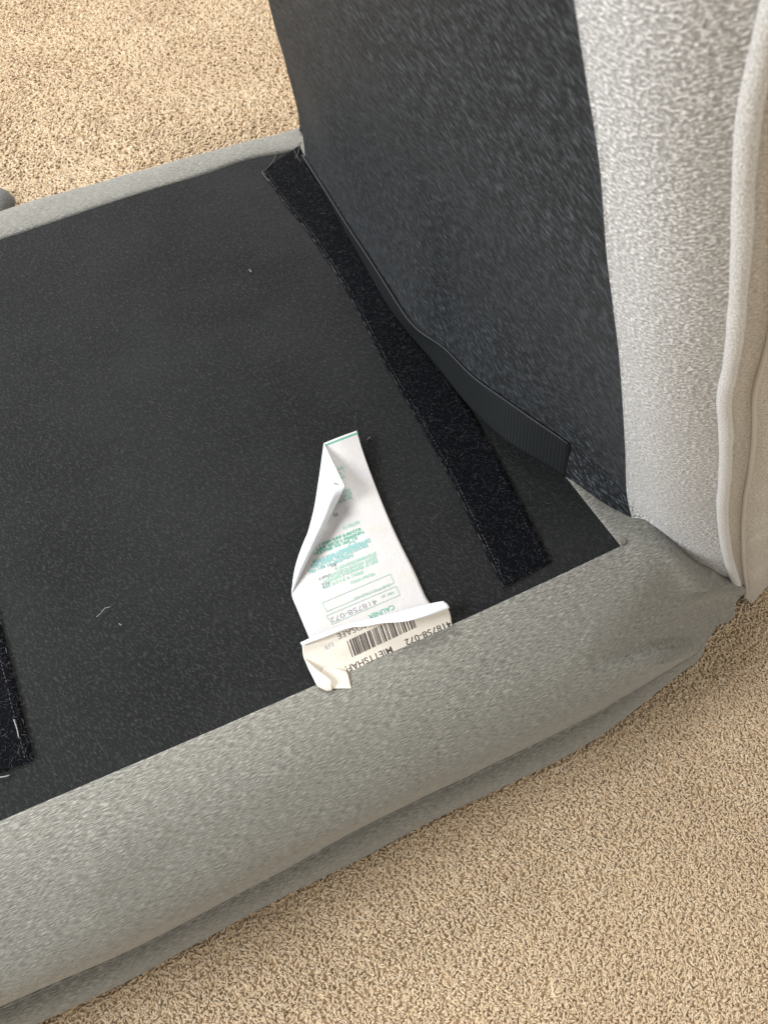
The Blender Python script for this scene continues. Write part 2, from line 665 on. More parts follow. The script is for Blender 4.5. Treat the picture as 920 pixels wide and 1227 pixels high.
# frayed ends at the far corner of the tape
fr = []
for (pts, r) in (([(331, 181), (329, 190), (322, 200), (314, 206)], .00045), ([(314, 206), (318, 212), (322, 217)], .0005),
                 ([(359, 177), (357, 184), (354, 190)], .0004), ([(352, 178), (355, 186), (360, 194)], .0003)):
    cv = spline([Z(*p, ZP + .0028) for p in pts], 12)
    fr.append(tube_mesh('', cv, r, 5))
finish('frayed_thread', mesh_of('frayed_thread', *join(fr)), M_lint if False else M_thread, lst)

# second tape at the left edge of the picture
l2 = [Z(*p, ZP) for p in [(-62, 560), (-28, 650), (0, 742), (16, 805), (41, 910)]]
r2 = [p - acr * .058 for p in l2]
r2[-1] = Z(-48, 946, ZP)
me = strip_mesh('loop_strip', r2, l2, 120, 12, .0006, .0016, rag=.0005)
ls2 = finish('loop_strip', me, M_loop, seat)
V, Fc = stitches(inset(l2, r2, .10), .0036, .0027, .00022, .0026)
finish('stitching', mesh_of('stitching', V, Fc), M_thread, ls2)
ec = inset(l2, r2, .012)
ec[:, 2] = [lipz(x, y) + .0017 for x, y in zip(ec[:, 0], ec[:, 1])]
finish('selvedge', mesh_of('selvedge', *tube_mesh('', ec, .0005, 6)), M_edge, ls2)
cv = spline([Z(*p, ZP + .002) for p in [(-4, 931), (4, 931), (12, 929)]], 8)
finish('frayed_thread', mesh_of('frayed_thread', *tube_mesh('', cv, .00045, 5)), M_lint, ls2)
cv = spline([Z(*p, ZP + .0032) for p in [(17, 862), (21, 874), (23, 884)]], 8)
finish('frayed_thread', mesh_of('frayed_thread', *tube_mesh('', cv, .0004, 5)), M_lint, ls2)

# ------------------------------------------------------------------ raised cushion
P1 = Z(365, 165, .135)
P2 = Z(755, 610, .135)
h = nn(P2 - P1)
Nv = np.cross(ray(755, 610), ray(690, 0))
u = nn(np.cross(h, Nv))
u *= np.sign(u[2])
nb = nn(np.cross(u, h))
nb *= np.sign(nb[0])                              # into the body of the cushion
raised = empty('raised_cushion', tuple(P2 * [1, 1, 0] + np.array([.1, .1, 0])),
               'silver grey cushion tipped up on its side, black underside facing left', 'cushion')

TOPB = .62


def ext(L, top):
    d = nn(L[-1] - L[-2])
    k = (top - (L[-1] - P1) @ u) / (d @ u)
    return L + [L[-1] + d * k * q for q in (.2, .4, .7, 1.0)]


Lp = ext([PL(*p, P1, nb) for p in [(363, 184), (359, 162), (356.5, 135), (340, 71), (322, 0)]], TOPB)
Rp = ext([PL(*p, P1, nb) for p in [(757, 619), (751, 590), (749, 535), (743, 437), (734, 359), (727, 300), (719, 196),
                                    (704, 98), (689, 0)]], TOPB)
NT, NS = 150, 150
Lc, Rc = spline(Lp, NT), spline(Rp, NT)
r0_px = [(365, 192), (392, 235), (411, 270), (440, 321), (462, 360), (482, 388), (522, 435), (560, 483), (605, 527),
         (650, 554), (680, 573), (722, 603), (757, 621)]
r1_px = [(365, 186), (395, 232), (416, 266), (447, 313), (472, 352), (498, 390), (533, 413), (567, 449), (610, 480),
         (655, 511), (686, 531), (720, 562), (756, 598)]
sp = [0, .12, .22, .345, .445, .53, .61, .705, .79, .86, .905, .953, 1.0]
z0 = [.135, .135, .135, .136, .137, .139, .142, .146, .150, .150, .148, .141, .136]
z1 = [.139, .141, .143, .147, .152, .158, .165, .172, .178, .181, .178, .168, .155]
ss = np.linspace(0, 1, NS)


def smooth_interp(pts):
    P = np.array(pts)
    fine = spline(np.c_[np.array(sp), P], 600)
    return np.stack([np.interp(ss, fine[:, 0], fine[:, k]) for k in (1, 2, 3)], 1)


r0 = smooth_interp([Z(*p, z) for p, z in zip(r0_px, z0)])
r1 = smooth_interp([Z(*p, z) for p, z in zip(r1_px, z1)])


def soften(Rw, k):
    ker = np.hanning(2 * k + 3)[1:-1]
    ker /= ker.sum()
    out = Rw.copy()
    ln = Rw[0] + (Rw[-1] - Rw[0]) * ss[:, None]
    D = Rw - ln
    for c in range(3):
        pad = np.r_[-D[k:0:-1, c], D[:, c], -D[-2:-k - 2:-1, c]]
        out[:, c] = ln[:, c] + np.convolve(pad, ker, 'valid')
    return out


r1 = soften(r1, 9)
r0 = soften(r0, 4)
rows0 = [Lc[i] * (1 - ss[:, None]) + Rc[i] * ss[:, None] for i in range(NT)]
i0 = 66
rb = rows0[i0]
tan1 = (rows0[i0 + 1] - rows0[i0 - 1]) / 2
foot_rows = [r0 * (1 - w) + r1 * w for w in np.linspace(0, 1, 15)]
dst = np.linalg.norm(rb - r1, axis=1, keepdims=True)
t0v = (r1 - r0) / np.linalg.norm(r1 - r0, axis=1, keepdims=True)
chord = (rb - r1) / dst
t0v = t0v * .35 + chord * .65
t1v = tan1 / np.linalg.norm(tan1, axis=1, keepdims=True)
up_rows = []
for w in np.linspace(0, 1, 70)[1:]:
    h00, h10, h01, h11 = 2 * w ** 3 - 3 * w * w + 1, w ** 3 - 2 * w * w + w, -2 * w ** 3 + 3 * w * w, w ** 3 - w * w
    up_rows.append(r1 * h00 + t0v * dst * h10 + rb * h01 + t1v * dst * h11)
low = np.array(foot_rows)
Gr = np.concatenate([low, np.array(up_rows), np.array(rows0[i0 + 1:])])
# sagging folds near the foot, faint unevenness above
for i in range(Gr.shape[0]):
    for j in range(NS):
        p = Gr[i, j]
        w = math.exp(-max(0, i - 14) / 16.0)
        fold = .0022 * w * nz((p[0] * 1.0, p[1] * 1.0, p[2] * 5), 11, 8.2) * min(1, ss[j] * 4)
        Gr[i, j] = p - nb * (fold + .0012 * nz(p, 9, 4.1))
me = grid_mesh('dust_cover', Gr)
project_uv(me, P1, h, u + nb * .6)
finish('dust_cover', me, M_felt2, raised)

# hook tape along the foot of the dust cover
js = int(.905 * NS)
hk = low[:15, :js].copy()
hn = grid_normals(hk)
sgn = np.sign((hn.mean((0, 1)) @ (-nb)))
lift = np.linspace(.0015, .0032, 15)[:, None, None]
hk = hk + hn * sgn * lift
back_ = low[:15, :js] + hn * sgn * .0002
hk_all = np.concatenate([back_[:1], hk, back_[-1:]])
end_ = hk_all[:, -1:, :].copy()
end_ = end_ - hn.mean((0, 1)) * sgn * .004
hk_all = np.concatenate([hk_all, end_], axis=1)
hook = finish('hook_strip', grid_mesh('hook_strip', hk_all), M_hook, raised)
rim = hk[-1] + hn[-1] * sgn * .0002
finish('selvedge', mesh_of('selvedge', *tube_mesh('', rim[::2], .0005, 6)), M_edge, hook)

# silver band: from the dust cover edge to the piping
th = math.radians(60)
mb = nb * math.cos(th) + h * math.sin(th)
nband = nn(np.cross(u, mb))
if nband @ (C_ - P2) < 0:
    nband = -nband
pip_px = [(886, 708), (874, 672), (868, 640), (866, 605), (869, 565), (870, 520), (868, 478), (875, 440), (881, 400),
          (889, 293), (891, 228), (897, 147), (909, 81), (927, 10)]
Qp = ext([PL(*p, P2, nband) for p in pip_px], TOPB)
NQ = 260
tq = np.linspace(0, 1, NQ) ** 1.35
Rc2 = spline([Gr[0, -1]] + Rp[1:], NQ, tq)
Qc = spline(Qp, NQ, tq)
cols_ = []
for w in np.linspace(0, 1, 46):
    cc = Rc2 * (1 - w) + Qc * w
    bul = math.sin(math.pi * min(1, w * 1.0)) * .010
    cols_.append(cc + nband * bul)
Gb = np.array(cols_)
inn = Rc2 + nb * .004 - mb * .003
Gb = np.concatenate([inn[None], Rc2[None] + nband * .0008, Gb[1:]])
for i in range(2, Gb.shape[0]):
    for j in range(NQ):
        p = Gb[i, j]
        t = tq[j]
        w = math.exp(-t / .10) * min(1, i / 8)
        q = p - P2
        a, b = q @ mb, q @ u
        Gb[i, j] = p + nband * (.006 * w * noise.noise(Vector((a * 9, b * 42 + a * 18, 1.7)))
                                + .0022 * noise.noise(Vector((a * 12, b * 12, 4.7))) * min(1, i / 8))
# turned-under foot of the band
foot = Gb[:, :1] + nb * .012 - nband * .006 - u * .002
Gb = np.concatenate([foot, Gb], axis=1)
me = grid_mesh('cover', np.transpose(Gb, (1, 0, 2)))
project_uv(me, P2, mb, u)
cov = finish('cover', me, M_band, raised)

# piping cord
pc = Qc + nband * .0012
pr_ = np.array([.0041 + .0004 * nz(p, 60, 2.2) for p in pc])
V, Fc = tube_mesh('', pc, pr_, 14)
# uv for the cord
pm = mesh_of('piping', V, Fc)
lay = pm.uv_layers.new(name='UVMap')
for pol in pm.polygons:
    for li in pol.loop_indices:
        vi = pm.loops[li].vertex_index
        lay.data[li].uv = ((vi // 14) * .0028, (vi % 14) * .0021)
finish('piping', pm, M_pipe, raised)

# side beyond the piping, then the back, top and far side closing the block
th2 = math.radians(16)
m2 = nb * math.cos(th2) + h * math.sin(th2)
ns2 = nn(np.cross(u, m2))
if ns2 @ (C_ - Qc[0]) < 0:
    ns2 = -ns2
Wd = .20
bt = spline([Qc[0], Z(902, 722, .006), Z(925, 697, .0), np.array([.46, .41, .0]), np.array([.53, .46, .01])], 40)
cols_ = []
for k, w in enumerate(np.linspace(0, 1, 40)):
    base = Qc + m2 * (Wd * w) + ns2 * .010 * math.sin(math.pi * min(1, w * 1.0))
    dlt = bt[k] - base[0]
    f = np.exp(-tq / .13)[:, None]
    cols_.append(base + dlt * f)
Gs = np.array(cols_)
for i in range(2, 40):
    for j in range(NQ):
        p = Gs[i, j]
        t = tq[j]
        q = p - P2
        a, b = q @ m2, q @ u
        Gs[i, j] = p + ns2 * min(1, i / 5) * (.004 * math.exp(-t / .25) * noise.noise(Vector((a * 8, b * 60 - a * 25, 9.2)))
                                              + .002 * noise.noise(Vector((a * 12, b * 14, 2.7))))
me = grid_mesh('side_panel', np.transpose(Gs, (1, 0, 2)))
project_uv(me, P2, m2, u)
finish('side_panel', me, M_side, raised)
# seam allowance ridge just outside the piping
rg = Gs[3] + ns2 * .0006
finish('seam_ridge', mesh_of('seam_ridge', *tube_mesh('', rg[::2], .0016, 8)), M_side, raised)
LcQ = spline([Gr[0, 0]] + Lp[1:], NQ, tq)
edge_r = Gs[-1]
bk = [edge_r]
Lb = LcQ + nb * .15
for w in (.15, .4, .6, .85, 1):
    bk.append(edge_r * (1 - w) + (Lb - h * .0) * w + nb * .03 * math.sin(math.pi * w))
bk += [Lb - h * .006 * 0 + nb * -.05, LcQ + nb * .05, LcQ + nb * .012, LcQ + nb * .0005]
Gk = np.array(bk)
finish('back_panel', grid_mesh('back_panel', np.transpose(Gk, (1, 0, 2))), M_side, raised)
top_loop = [Gr[-1, -1], Gb[-1, -1], Gs[-1, -1], Lb[-1], Gr[-1, 0]]
cen = sum(top_loop) / 5 + u * .03
tv = top_loop + [cen]
finish('top_panel', mesh_of('top_panel', tv, [(i, (i + 1) % 5, 5) for i in range(5)]), M_side, raised)

# ------------------------------------------------------------------ labels


def patch(rows_pts, nu, nv):
    """rows_pts: list of rows, each a list of 3D points -> smooth grid (nv, nu, 3)"""
    rs = [spline(r, nu) for r in rows_pts]
    a = np.array(rs)
    out = np.stack([spline(a[:, k], nv, None) for k in range(nu)], 1)
    return out


def sheet(name, G, mat, parent, thick=.00018):
    o = finish(name, grid_mesh(name, G), mat, parent)
    md = o.modifiers.new('thickness', 'SOLIDIFY')
    md.thickness = thick
    md.offset = 0
    return o


def on_patch(G, px_pts, lift):
    """lay flat print on a paper grid: nearest cell in picture-plane coordinates of the sheet"""
    r, c = G.shape[:2]
    P = G.reshape(-1, 3)
    d = P - C_
    zc = d @ F_
    X = (460 + FPX * (d @ R_) / zc).reshape(r, c)
    Y = (613.5 - FPX * (d @ U_) / zc).reshape(r, c)
    Nn = grid_normals(G)
    if Nn[..., 2].mean() < 0:
        Nn = -Nn
    out = []
    for (x, y) in px_pts:
        k = np.argmin((X - x) ** 2 + (Y - y) ** 2)
        i, j = divmod(int(k), c)
        i = min(max(i, 1), r - 2)
        j = min(max(j, 1), c - 2)
        M = np.array([[X[i, j + 1] - X[i, j - 1], X[i + 1, j] - X[i - 1, j]],
                      [Y[i, j + 1] - Y[i, j - 1], Y[i + 1, j] - Y[i - 1, j]]]) / 2
        try:
            s = np.linalg.solve(M, np.array([x - X[i, j], y - Y[i, j]]))
        except Exception:
            s = np.zeros(2)
        s = np.clip(s, -1.5, 1.5)
        p = G[i, j] + s[0] * (G[i, j + 1] - G[i, j - 1]) / 2 + s[1] * (G[i + 1, j] - G[i - 1, j]) / 2
        out.append(p + Nn[i, j] * lift)
    return out


def text_mesh(txt, bold=0.0):
    cu = bpy.data.curves.new('t', 'FONT')
    cu.body = txt
    cu.size = 1
    cu.offset = bold
    cu.resolution_u = 3
    ob = bpy.data.objects.new('t', cu)
    col.objects.link(ob)
    dg = bpy.context.evaluated_depsgraph_get()
    dg.update()
    m = bpy.data.meshes.new_from_object(ob.evaluated_get(dg))
    V = np.array([v.co[:] for v in m.vertices])
    Fc = [tuple(p.vertices) for p in m.polygons]
    bpy.data.objects.remove(ob)
    bpy.data.curves.remove(cu)
    bpy.data.meshes.remove(m)
    return V, Fc


def lay_text(name, G, txt, start, end, height, mat, parent, bold=0.0, lift=.0003, jit=0, clip=None):
    """text runs from start to end (picture pixels of the sheet); its up is 90 deg counter-clockwise of that"""
    V, Fc = text_mesh(txt, bold)
    w = V[:, 0].max() - V[:, 0].min()
    s, e = np.array(start, float), np.array(end, float)
    d = e - s
    ln = np.linalg.norm(d)
    d /= ln
    up = np.array([d[1], -d[0]])               # image y is down
    vx = (V[:, 0] - V[:, 0].min()) / w * ln
    vy = V[:, 1] / .7 * height
    px = [s + d * a + up * b + (np.array([nz((a / 4, 0, 0), 1.3, 2), nz((a / 4, 3, 0), 1.3, 5)]) * jit)
          for a, b in zip(vx, vy)]
    pts = on_patch(G, px, lift)
    o = finish(name, mesh_of(name, pts, Fc), mat, parent, smooth=False)
    return o


def lay_quads(name, G, quads, mat, parent, lift=.0003):
    px = [p for q in quads for p in q]
    pts = on_patch(G, px, lift)
    Fc = [tuple(range(4 * i, 4 * i + 4)) for i in range(len(quads))]
    return finish(name, mesh_of(name, pts, Fc), mat, parent, smooth=False)


def line_quads(a, b, w, n=6):
    a, b = np.array(a, float), np.array(b, float)
    d = (b - a) / np.linalg.norm(b - a)
    p = np.array([-d[1], d[0]]) * w / 2
    out = []
    for k in range(n):
        s, e = a + (b - a) * k / n, a + (b - a) * (k + 1) / n
        out.append([s - p, e - p, e + p, s + p])
    return out


def scribble(start, end, height, dens=1.0):
    """illegible small print: letter-sized strokes along a line"""
    s, e = np.array(start, float), np.array(end, float)
    d = e - s
    ln = np.linalg.norm(d)
    d /= ln
    up = np.array([d[1], -d[0]])
    q = []
    x = 0
    while x < ln:
        if random.random() < .13:
            x += height * .55
            continue
        cw = height * random.uniform(.45, .7)
        k = random.choice((0, 1, 2, 3))
        P = lambda a, b: s + d * (x + a * cw) + up * (b * height)
        st = .30 * height * dens
        segs = [[(0, 0), (0, 1)], [(0, 1), (.7, 1)], [(.7, 0), (.7, 1)], [(0, .5), (.7, .5)], [(0, 0), (.7, 0)],
                [(0, 0), (.7, 1)]]
        for sg in random.sample(segs, 3):
            q += line_quads(P(*sg[0]), P(*sg[1]), st, 1)
        x += cw * 1.15
    return q


zl = ZP + .0012
care = empty('care_label', tuple(Z(430, 740, ZP)),
             'long white paper label with green print and folded left edge lying on black underside', 'label')
rows_c = [[Z(388, 531, zl + .012), Z(408, 523, zl + .013), Z(427.5, 516, zl + .012)],
          [Z(386, 545, zl + .009), Z(412, 543, zl + .010), Z(435, 541, zl + .009)],
          [Z(382, 575, zl + .005), Z(420, 578, zl + .005), Z(448, 577, zl + .004)],
          [Z(376, 610, zl + .003), Z(426, 620, zl + .0035), Z(464, 617, zl + .003)],
          [Z(366, 648, zl + .002), Z(425, 652, zl + .002), Z(478, 648, zl + .001)],
          [Z(354, 690, zl + .003), Z(420, 694, zl + .003), Z(497, 686, zl + .001)],
          [Z(349.5, 711, zl + .003), Z(430, 705, zl + .003), Z(504, 702, zl + .001)],
          [Z(357, 732, zl + .002), Z(438, 725, zl + .002), Z(513, 720, zl + .001)],
          [Z(372, 768, zl + .0005), Z(450, 752, zl + .0005), Z(528, 736, zl + .0005)],
          [Z(379, 785, zl + .0002), Z(458, 765, zl + .0002), Z(536, 750, zl + .0002)]]
Gc = patch(rows_c, 40, 110)
sheet('label_face', Gc, M_white, care)
# left edge folded over, first piece (white back side, light on it put into the paler tone)
f1 = [[Z(388, 531, zl + .012), Z(400, 556, zl + .019), Z(413.5, 582, zl + .024)],
      [Z(384.5, 557, zl + .011), Z(395, 568, zl + .018), Z(408, 581, zl + .0245)],
      [Z(380.5, 584, zl + .010), Z(389, 583, zl + .017), Z(398.5, 580, zl + .0245)],
      [Z(376.5, 610, zl + .010), Z(381, 606, zl + .014), Z(387, 600, zl + .019)],
      [Z(374, 627, zl + .010), Z(375, 625, zl + .0105), Z(376, 623, zl + .011)]]
sheet('folded_flap', patch(f1, 14, 40), M_back, care)
f2 = [[Z(398.5, 580, zl + .0247), Z(406, 581, zl + .0243), Z(413.5, 582, zl + .024)],
      [Z(386, 602, zl + .0195), Z(395, 606, zl + .018), Z(402.5, 605, zl + .013)],
      [Z(374, 627, zl + .011), Z(384, 630, zl + .014), Z(390.5, 629, zl + .008)],
      [Z(361, 657, zl + .008), Z(370, 660, zl + .012), Z(376.5, 657, zl + .005)],
      [Z(353, 683, zl + .006), Z(358, 686, zl + .008), Z(363, 684, zl + .004)],
      [Z(349.3, 711, zl + .0035), Z(349.6, 710.5, zl + .0035), Z(350, 710, zl + .0035)]]
sheet('folded_flap', patch(f2, 14, 50), M_back, care)
# green line at the free end
lay_quads('green_stripe', Gc, line_quads((388.8, 534), (428.6, 518.8), 1.7, 8), M_green, care)
dv = np.array([.93, -.367])                      # print direction (towards the right, rising)


def prn(name, mat, lines, parent=care, dens=1.0):
    q = []
    for (sx, sy, ln, hgt) in lines:
        s = np.array([sx, sy])
        q += scribble(s + dv * ln, s, hgt, dens)
    return lay_quads(name, Gc, q, mat, parent)


prn('small_print', M_lgreen, [(404, 561, 7, 3), (406, 566, 7, 3), (408, 571, 6, 3), (411, 588, 8, 3.2), (409, 594, 12, 3.2),
                              (406, 600, 16, 3.2)])
prn('small_print', M_lgreen, [(412, 631, 21, 3.4)])
prn('small_print', M_green, [(383, 652, 12, 3), (379, 658, 60, 3), (377, 663, 54, 3), (392, 648, 42, 3)], dens=.8)
prn('small_print', M_teal, [(375, 672, 72, 4), (371, 678, 76, 4), (370, 684, 56, 3.6)], dens=1.1)
prn('small_print', M_lgreen, [(398, 682, 56, 3.2), (391, 690, 64, 3.2), (388, 696, 68, 3.2), (388, 702, 52, 3.2),
                              (420, 697, 30, 3)])
# smudges of pen over the print
prn('pen_mark', M_pen, [(381, 693, 16, 3), (386, 700, 9, 5), (397, 676, 6, 4)], dens=.8)
ring = [(422.5 + 4 * math.cos(a), 652.5 + 3.2 * math.sin(a)) for a in np.linspace(0, 2 * math.pi, 15)]
q = []
for a, b in zip(ring[:-1], ring[1:]):
    q += line_quads(a, b, 1.5, 1)
lay_quads('pen_mark', Gc, q, M_teal, care)
prn('pen_mark', M_pen, [(396, 617, 10, 4)], dens=.8)
# the two ruled boxes
b1 = [(386, 722.5), (467.5, 688), (472, 698.5), (391.5, 733)]
b2 = [(391, 738), (474.5, 702.5), (479, 713), (398, 748)]
q = []
for bx in (b1, b2):
    for k in range(4):
        q += line_quads(bx[k], bx[(k + 1) % 4], .9, 10)
lay_quads('ruled_box', Gc, q, M_box, care)
prn('small_print', M_box, [(424, 716.5, 46, 2.6), (456, 714.5, 17, 2.4)], dens=.9)
lay_text('handwritten_number', Gc, '418758-072', (450, 717.5), (395, 741), 6.2, M_pen, care, bold=-.012, jit=.6)
lay_text('printed_heading', Gc, 'CAUNER', (471, 724.5), (440.5, 737.5), 5.6, M_green, care, bold=.01)

bar = empty('barcode_label', tuple(Z(440, 790, ZP)),
            'cream paper label with barcode and product number tucked under grey fabric edge', 'label')
zf = .1342
rows_b = [[Z(362, 772, zl + .010), Z(416, 751, zl + .011), Z(450, 742, zl + .011), Z(500, 732, zl + .011), Z(534, 725, zl + .009)],
          [Z(362.5, 778, zl + .009), Z(413, 760, zl + .010), Z(455, 748, zl + .010), Z(505, 737, zl + .009), Z(537, 730, zl + .0075)],
         [Z(364, 788, zl + .006), Z(410, 774, zl + .008), Z(460, 757, zl + .007), Z(508, 742, zl + .006), Z(539.5, 737, zl + .005)],
          [Z(371, 804, zl + .004), Z(412, 789, zl + .004), Z(465, 768, zl + .003), Z(510, 752, zl + .002), Z(541, 746, zl + .001)],
          [Z(380, 822, zl + .0012), Z(416, 805, zl + .001), Z(469, 781.5, zl + .0003), Z(513, 763, zl + .0), Z(543, 752, zl - .0)],
          [Z(381, 828, zl - .001), Z(417, 811, zl - .001), Z(471, 787.5, zl - .001), Z(514, 767, zl - .001), Z(545, 756, zl - .001)]]
Gl = patch(rows_b, 110, 60)
sheet('label_face', Gl, M_cream, bar)
# white strip folded over the top edge
wf = [[Z(360, 770, zl + .0105), Z(380, 761, zl + .0125), Z(414, 748.6, zl + .013), Z(439, 742.7, zl + .013), Z(470, 735, zl + .013),
       Z(482, 731.6, zl + .012), Z(516, 723, zl + .012), Z(531, 720, zl + .011)],
      [Z(361, 772, zl + .012), Z(382, 763.5, zl + .014), Z(416, 750.8, zl + .0155), Z(440, 747, zl + .0165), Z(465, 741, zl + .0175),
       Z(486, 738.5, zl + .018), Z(516, 730, zl + .018), Z(536, 724, zl + .015)],
      [Z(362, 773.5, zl + .0115), Z(383.5, 765.5, zl + .0135), Z(417, 753, zl + .015), Z(439, 750.5, zl + .016), Z(457, 747, zl + .017),
       Z(487, 744.5, zl + .018), Z(516, 736.5, zl + .0175), Z(538.5, 728.5, zl + .0145)]]
sheet('folded_edge', patch(wf, 70, 12), M_back, bar)
# tongue of paper hanging over the fabric edge
tg = [[Z(388, 800, zl + .0042), Z(403, 801, zl + .0036), Z(415.8, 805, zl + .0026)],
      [Z(384, 808, zf + .0022), Z(403, 810, zf + .0018), Z(418, 811, zf + .0012)],
      [Z(380, 817, zf + .0014), Z(402, 819, zf + .0016), Z(420, 820, zf + .0012)],
      [Z(388, 826, zf + .0010), Z(404, 825, zf + .0012), Z(421.5, 825, zf + .0010)]]
sheet('torn_tongue', patch(tg, 24, 24), M_cream, bar)
tf = [[Z(364.5, 789, zl + .0065), Z(368, 792, zl + .008), Z(372, 796, zl + .0085)],
      [Z(369, 800, zl + .005), Z(378, 804, zl + .009), Z(385, 806, zl + .009)],
      [Z(375, 812, zf + .003), Z(386, 814, zf + .0055), Z(396, 815, zf + .006)],
      [Z(380.5, 822, zf + .0015), Z(388, 824, zf + .003), Z(397, 822, zf + .0042)],
      [Z(390, 827.5, zf + .0008), Z(394, 828, zf + .0012), Z(398, 827, zf + .0020)]]
sheet('folded_corner', patch(tf, 20, 24), M_back if False else M_cream, bar)
# barcode
q = []
bl, br = np.array([422, 787.5]), np.array([500, 751])
upb = np.array([-6.6, -19.5])
x = 0.0
random.seed(21)
pat = []
while x < 1:
    w = random.choice((.011, .011, .016, .024))
    g = random.choice((.009, .009, .014, .026))
    pat.append((x, min(1, x + w)))
    x += w + g
for a, b in pat:
    p, p2 = bl + (br - bl) * a, bl + (br - bl) * b
    for k in range(6):
        q.append([p + upb * k / 6, p2 + upb * k / 6, p2 + upb * (k + 1) / 6, p + upb * (k + 1) / 6])
lay_quads('barcode', Gl, q, M_ink, bar)
lay_text('product_number', Gl, '418758-072', (538.5, 743.5), (484, 767), 7.8, M_ink, bar, bold=.004)
lay_text('product_name', Gl, 'MIETTSHAF!', (468, 774.5), (413, 799), 7.8, M_ink, bar, bold=.004)
lay_text('printed_word', Gl, 'MOSAFE', (441, 744), (403, 760), 7.0, M_ink, bar, bold=-.01)
lay_quads('faint_mark', Gl, scribble((403, 768), (388, 774), 5, .5), M_faint, bar)

# ------------------------------------------------------------------ loose fibres and pile
def fibres(n, pick, length, rad, lift, up):
    V, Fc = [], []
    for _ in range(n):
        p = pick()
        a = random.uniform(0, 2 * math.pi)
        ln = random.uniform(*length)
        k = random.uniform(-1.6, 1.6)
        q = []
        x, y = p
        for i in range(5):
            t = i / 4
            q.append(np.array([x, y, lipz(x, y) + lift + up * random.uniform(.3, 1) * 4 * t * (1 - t) + up * .4 * t]))
            x += math.cos(a + k * t) * ln / 4
            y += math.sin(a + k * t) * ln / 4
        v, f = tube_mesh('', q, rad * random.uniform(.6, 1.3), 3, False)
        o_ = len(V)
        V.extend(v)
        Fc.extend(tuple(j + o_ for j in g) for g in f)
    return V, Fc


M_fib = simple('fine_grey_fibre', (0.075, 0.075, 0.07), 0.8)
M_fibd = simple('fine_black_fibre', (0.018, 0.019, 0.024), 0.8)


def pick_panel():
    t, w = random.random(), random.random()
    i = int(t * 169)
    j = int(w * 239)
    return Gp[i, j, 0] + random.uniform(-.002, .002), Gp[i, j, 1] + random.uniform(-.002, .002)


def pick_strip(L, R, lo=-.02, hi=1.02):
    Ls, Rs = spline(L, 120), spline(R, 120)

    def f():
        i = random.randrange(120)
        w = random.uniform(lo, hi)
        p = Ls[i] * (1 - w) + Rs[i] * w
        return p[0] + random.uniform(-.0015, .0015), p[1] + random.uniform(-.0015, .0015)
    return f


o = finish('surface_fibres', mesh_of('surface_fibres', *fibres(2600, pick_panel, (.003, .008), .00008, .0004, .0005)), M_fib, seat)
o['kind'] = 'stuff'
for stp, L_, R_s, nf in ((lst, le, re, 4200), (ls2, l2, r2, 2200)):
    o = finish('loop_pile', mesh_of('loop_pile', *fibres(nf, pick_strip(L_, R_s), (.0015, .0045), .00013, .0018, .0012)), M_fibd, stp)
    o['kind'] = 'stuff'
    o = finish('loop_fuzz', mesh_of('loop_fuzz', *fibres(110, pick_strip(L_, R_s), (.003, .008), .00009, .0024, .0012)), M_thread, stp)
    o['kind'] = 'stuff'

# ------------------------------------------------------------------ lint on the dust cover
for k, (pts, r, lb) in enumerate([
        ([(116, 739), (121, 735), (126, 729), (133, 727)], .00025, 'curled pale lint fibre on the black underside left of the labels'),
        ([(143, 747), (145, 749), (146, 748)], .0003, 'tiny pale lint speck below the curled fibre'),
        ([(299, 323), (301, 326), (301, 325)], .0005, 'pale lint speck on the far part of the black underside'),
        ([(440, 527), (442, 524), (444, 525)], .0003, 'tiny speck beside the top end of the white label')]):
    cv = spline([Z(*p, ZP + .0018) for p in pts], 10)
    o = finish('lint_fibre', mesh_of('lint_fibre', *tube_mesh('', cv, r, 5)), M_lint)
    o['label'] = lb
    o['category'] = 'lint'
    o['group'] = 'lint on the black underside'

# ------------------------------------------------------------------ grey corner of something behind the cushion
cx, cy = Z(-34, 247, .02)[:2]
Vv, Ff = [], []
nr, ns_ = 9, 28
for i in range(nr):
    w = i / (nr - 1) * math.pi / 2
    for j in range(ns_):
        a = 2 * math.pi * j / ns_
        sx = abs(math.cos(a)) ** .5 * math.copysign(1, math.cos(a))
        sy = abs(math.sin(a)) ** .5 * math.copysign(1, math.sin(a))
        Vv.append((cx + .047 * sx * math.cos(w) ** .4, cy + .05 * sy * math.cos(w) ** .4, .026 * math.sin(w)))
for i in range(nr - 1):
    for j in range(ns_):
        j2 = (j + 1) % ns_
        Ff.append((i * ns_ + j, i * ns_ + j2, (i + 1) * ns_ + j2, (i + 1) * ns_ + j))
o = finish('fabric_corner', mesh_of('fabric_corner', Vv, Ff), simple('dark_grey_fabric', (.10, .10, .095), .8, .2, .003, .002))
o['label'] = 'dark grey fabric corner on the carpet at the left frame edge behind the cushion'
o['category'] = 'fabric'

# ------------------------------------------------------------------ carpet
s = 6.0
fl = bpy.data.meshes.new('carpet')
fl.from_pydata([(-s, -s, -.0008), (s, -s, -.0008), (s, s, -.0008), (-s, s, -.0008)], [], [(0, 1, 2, 3)])
o = finish('carpet', fl, M_carpet, smooth=False)
o['kind'] = 'structure'
o['label'] = 'beige cut pile carpet under the cushions'

poly = C[:, :2]


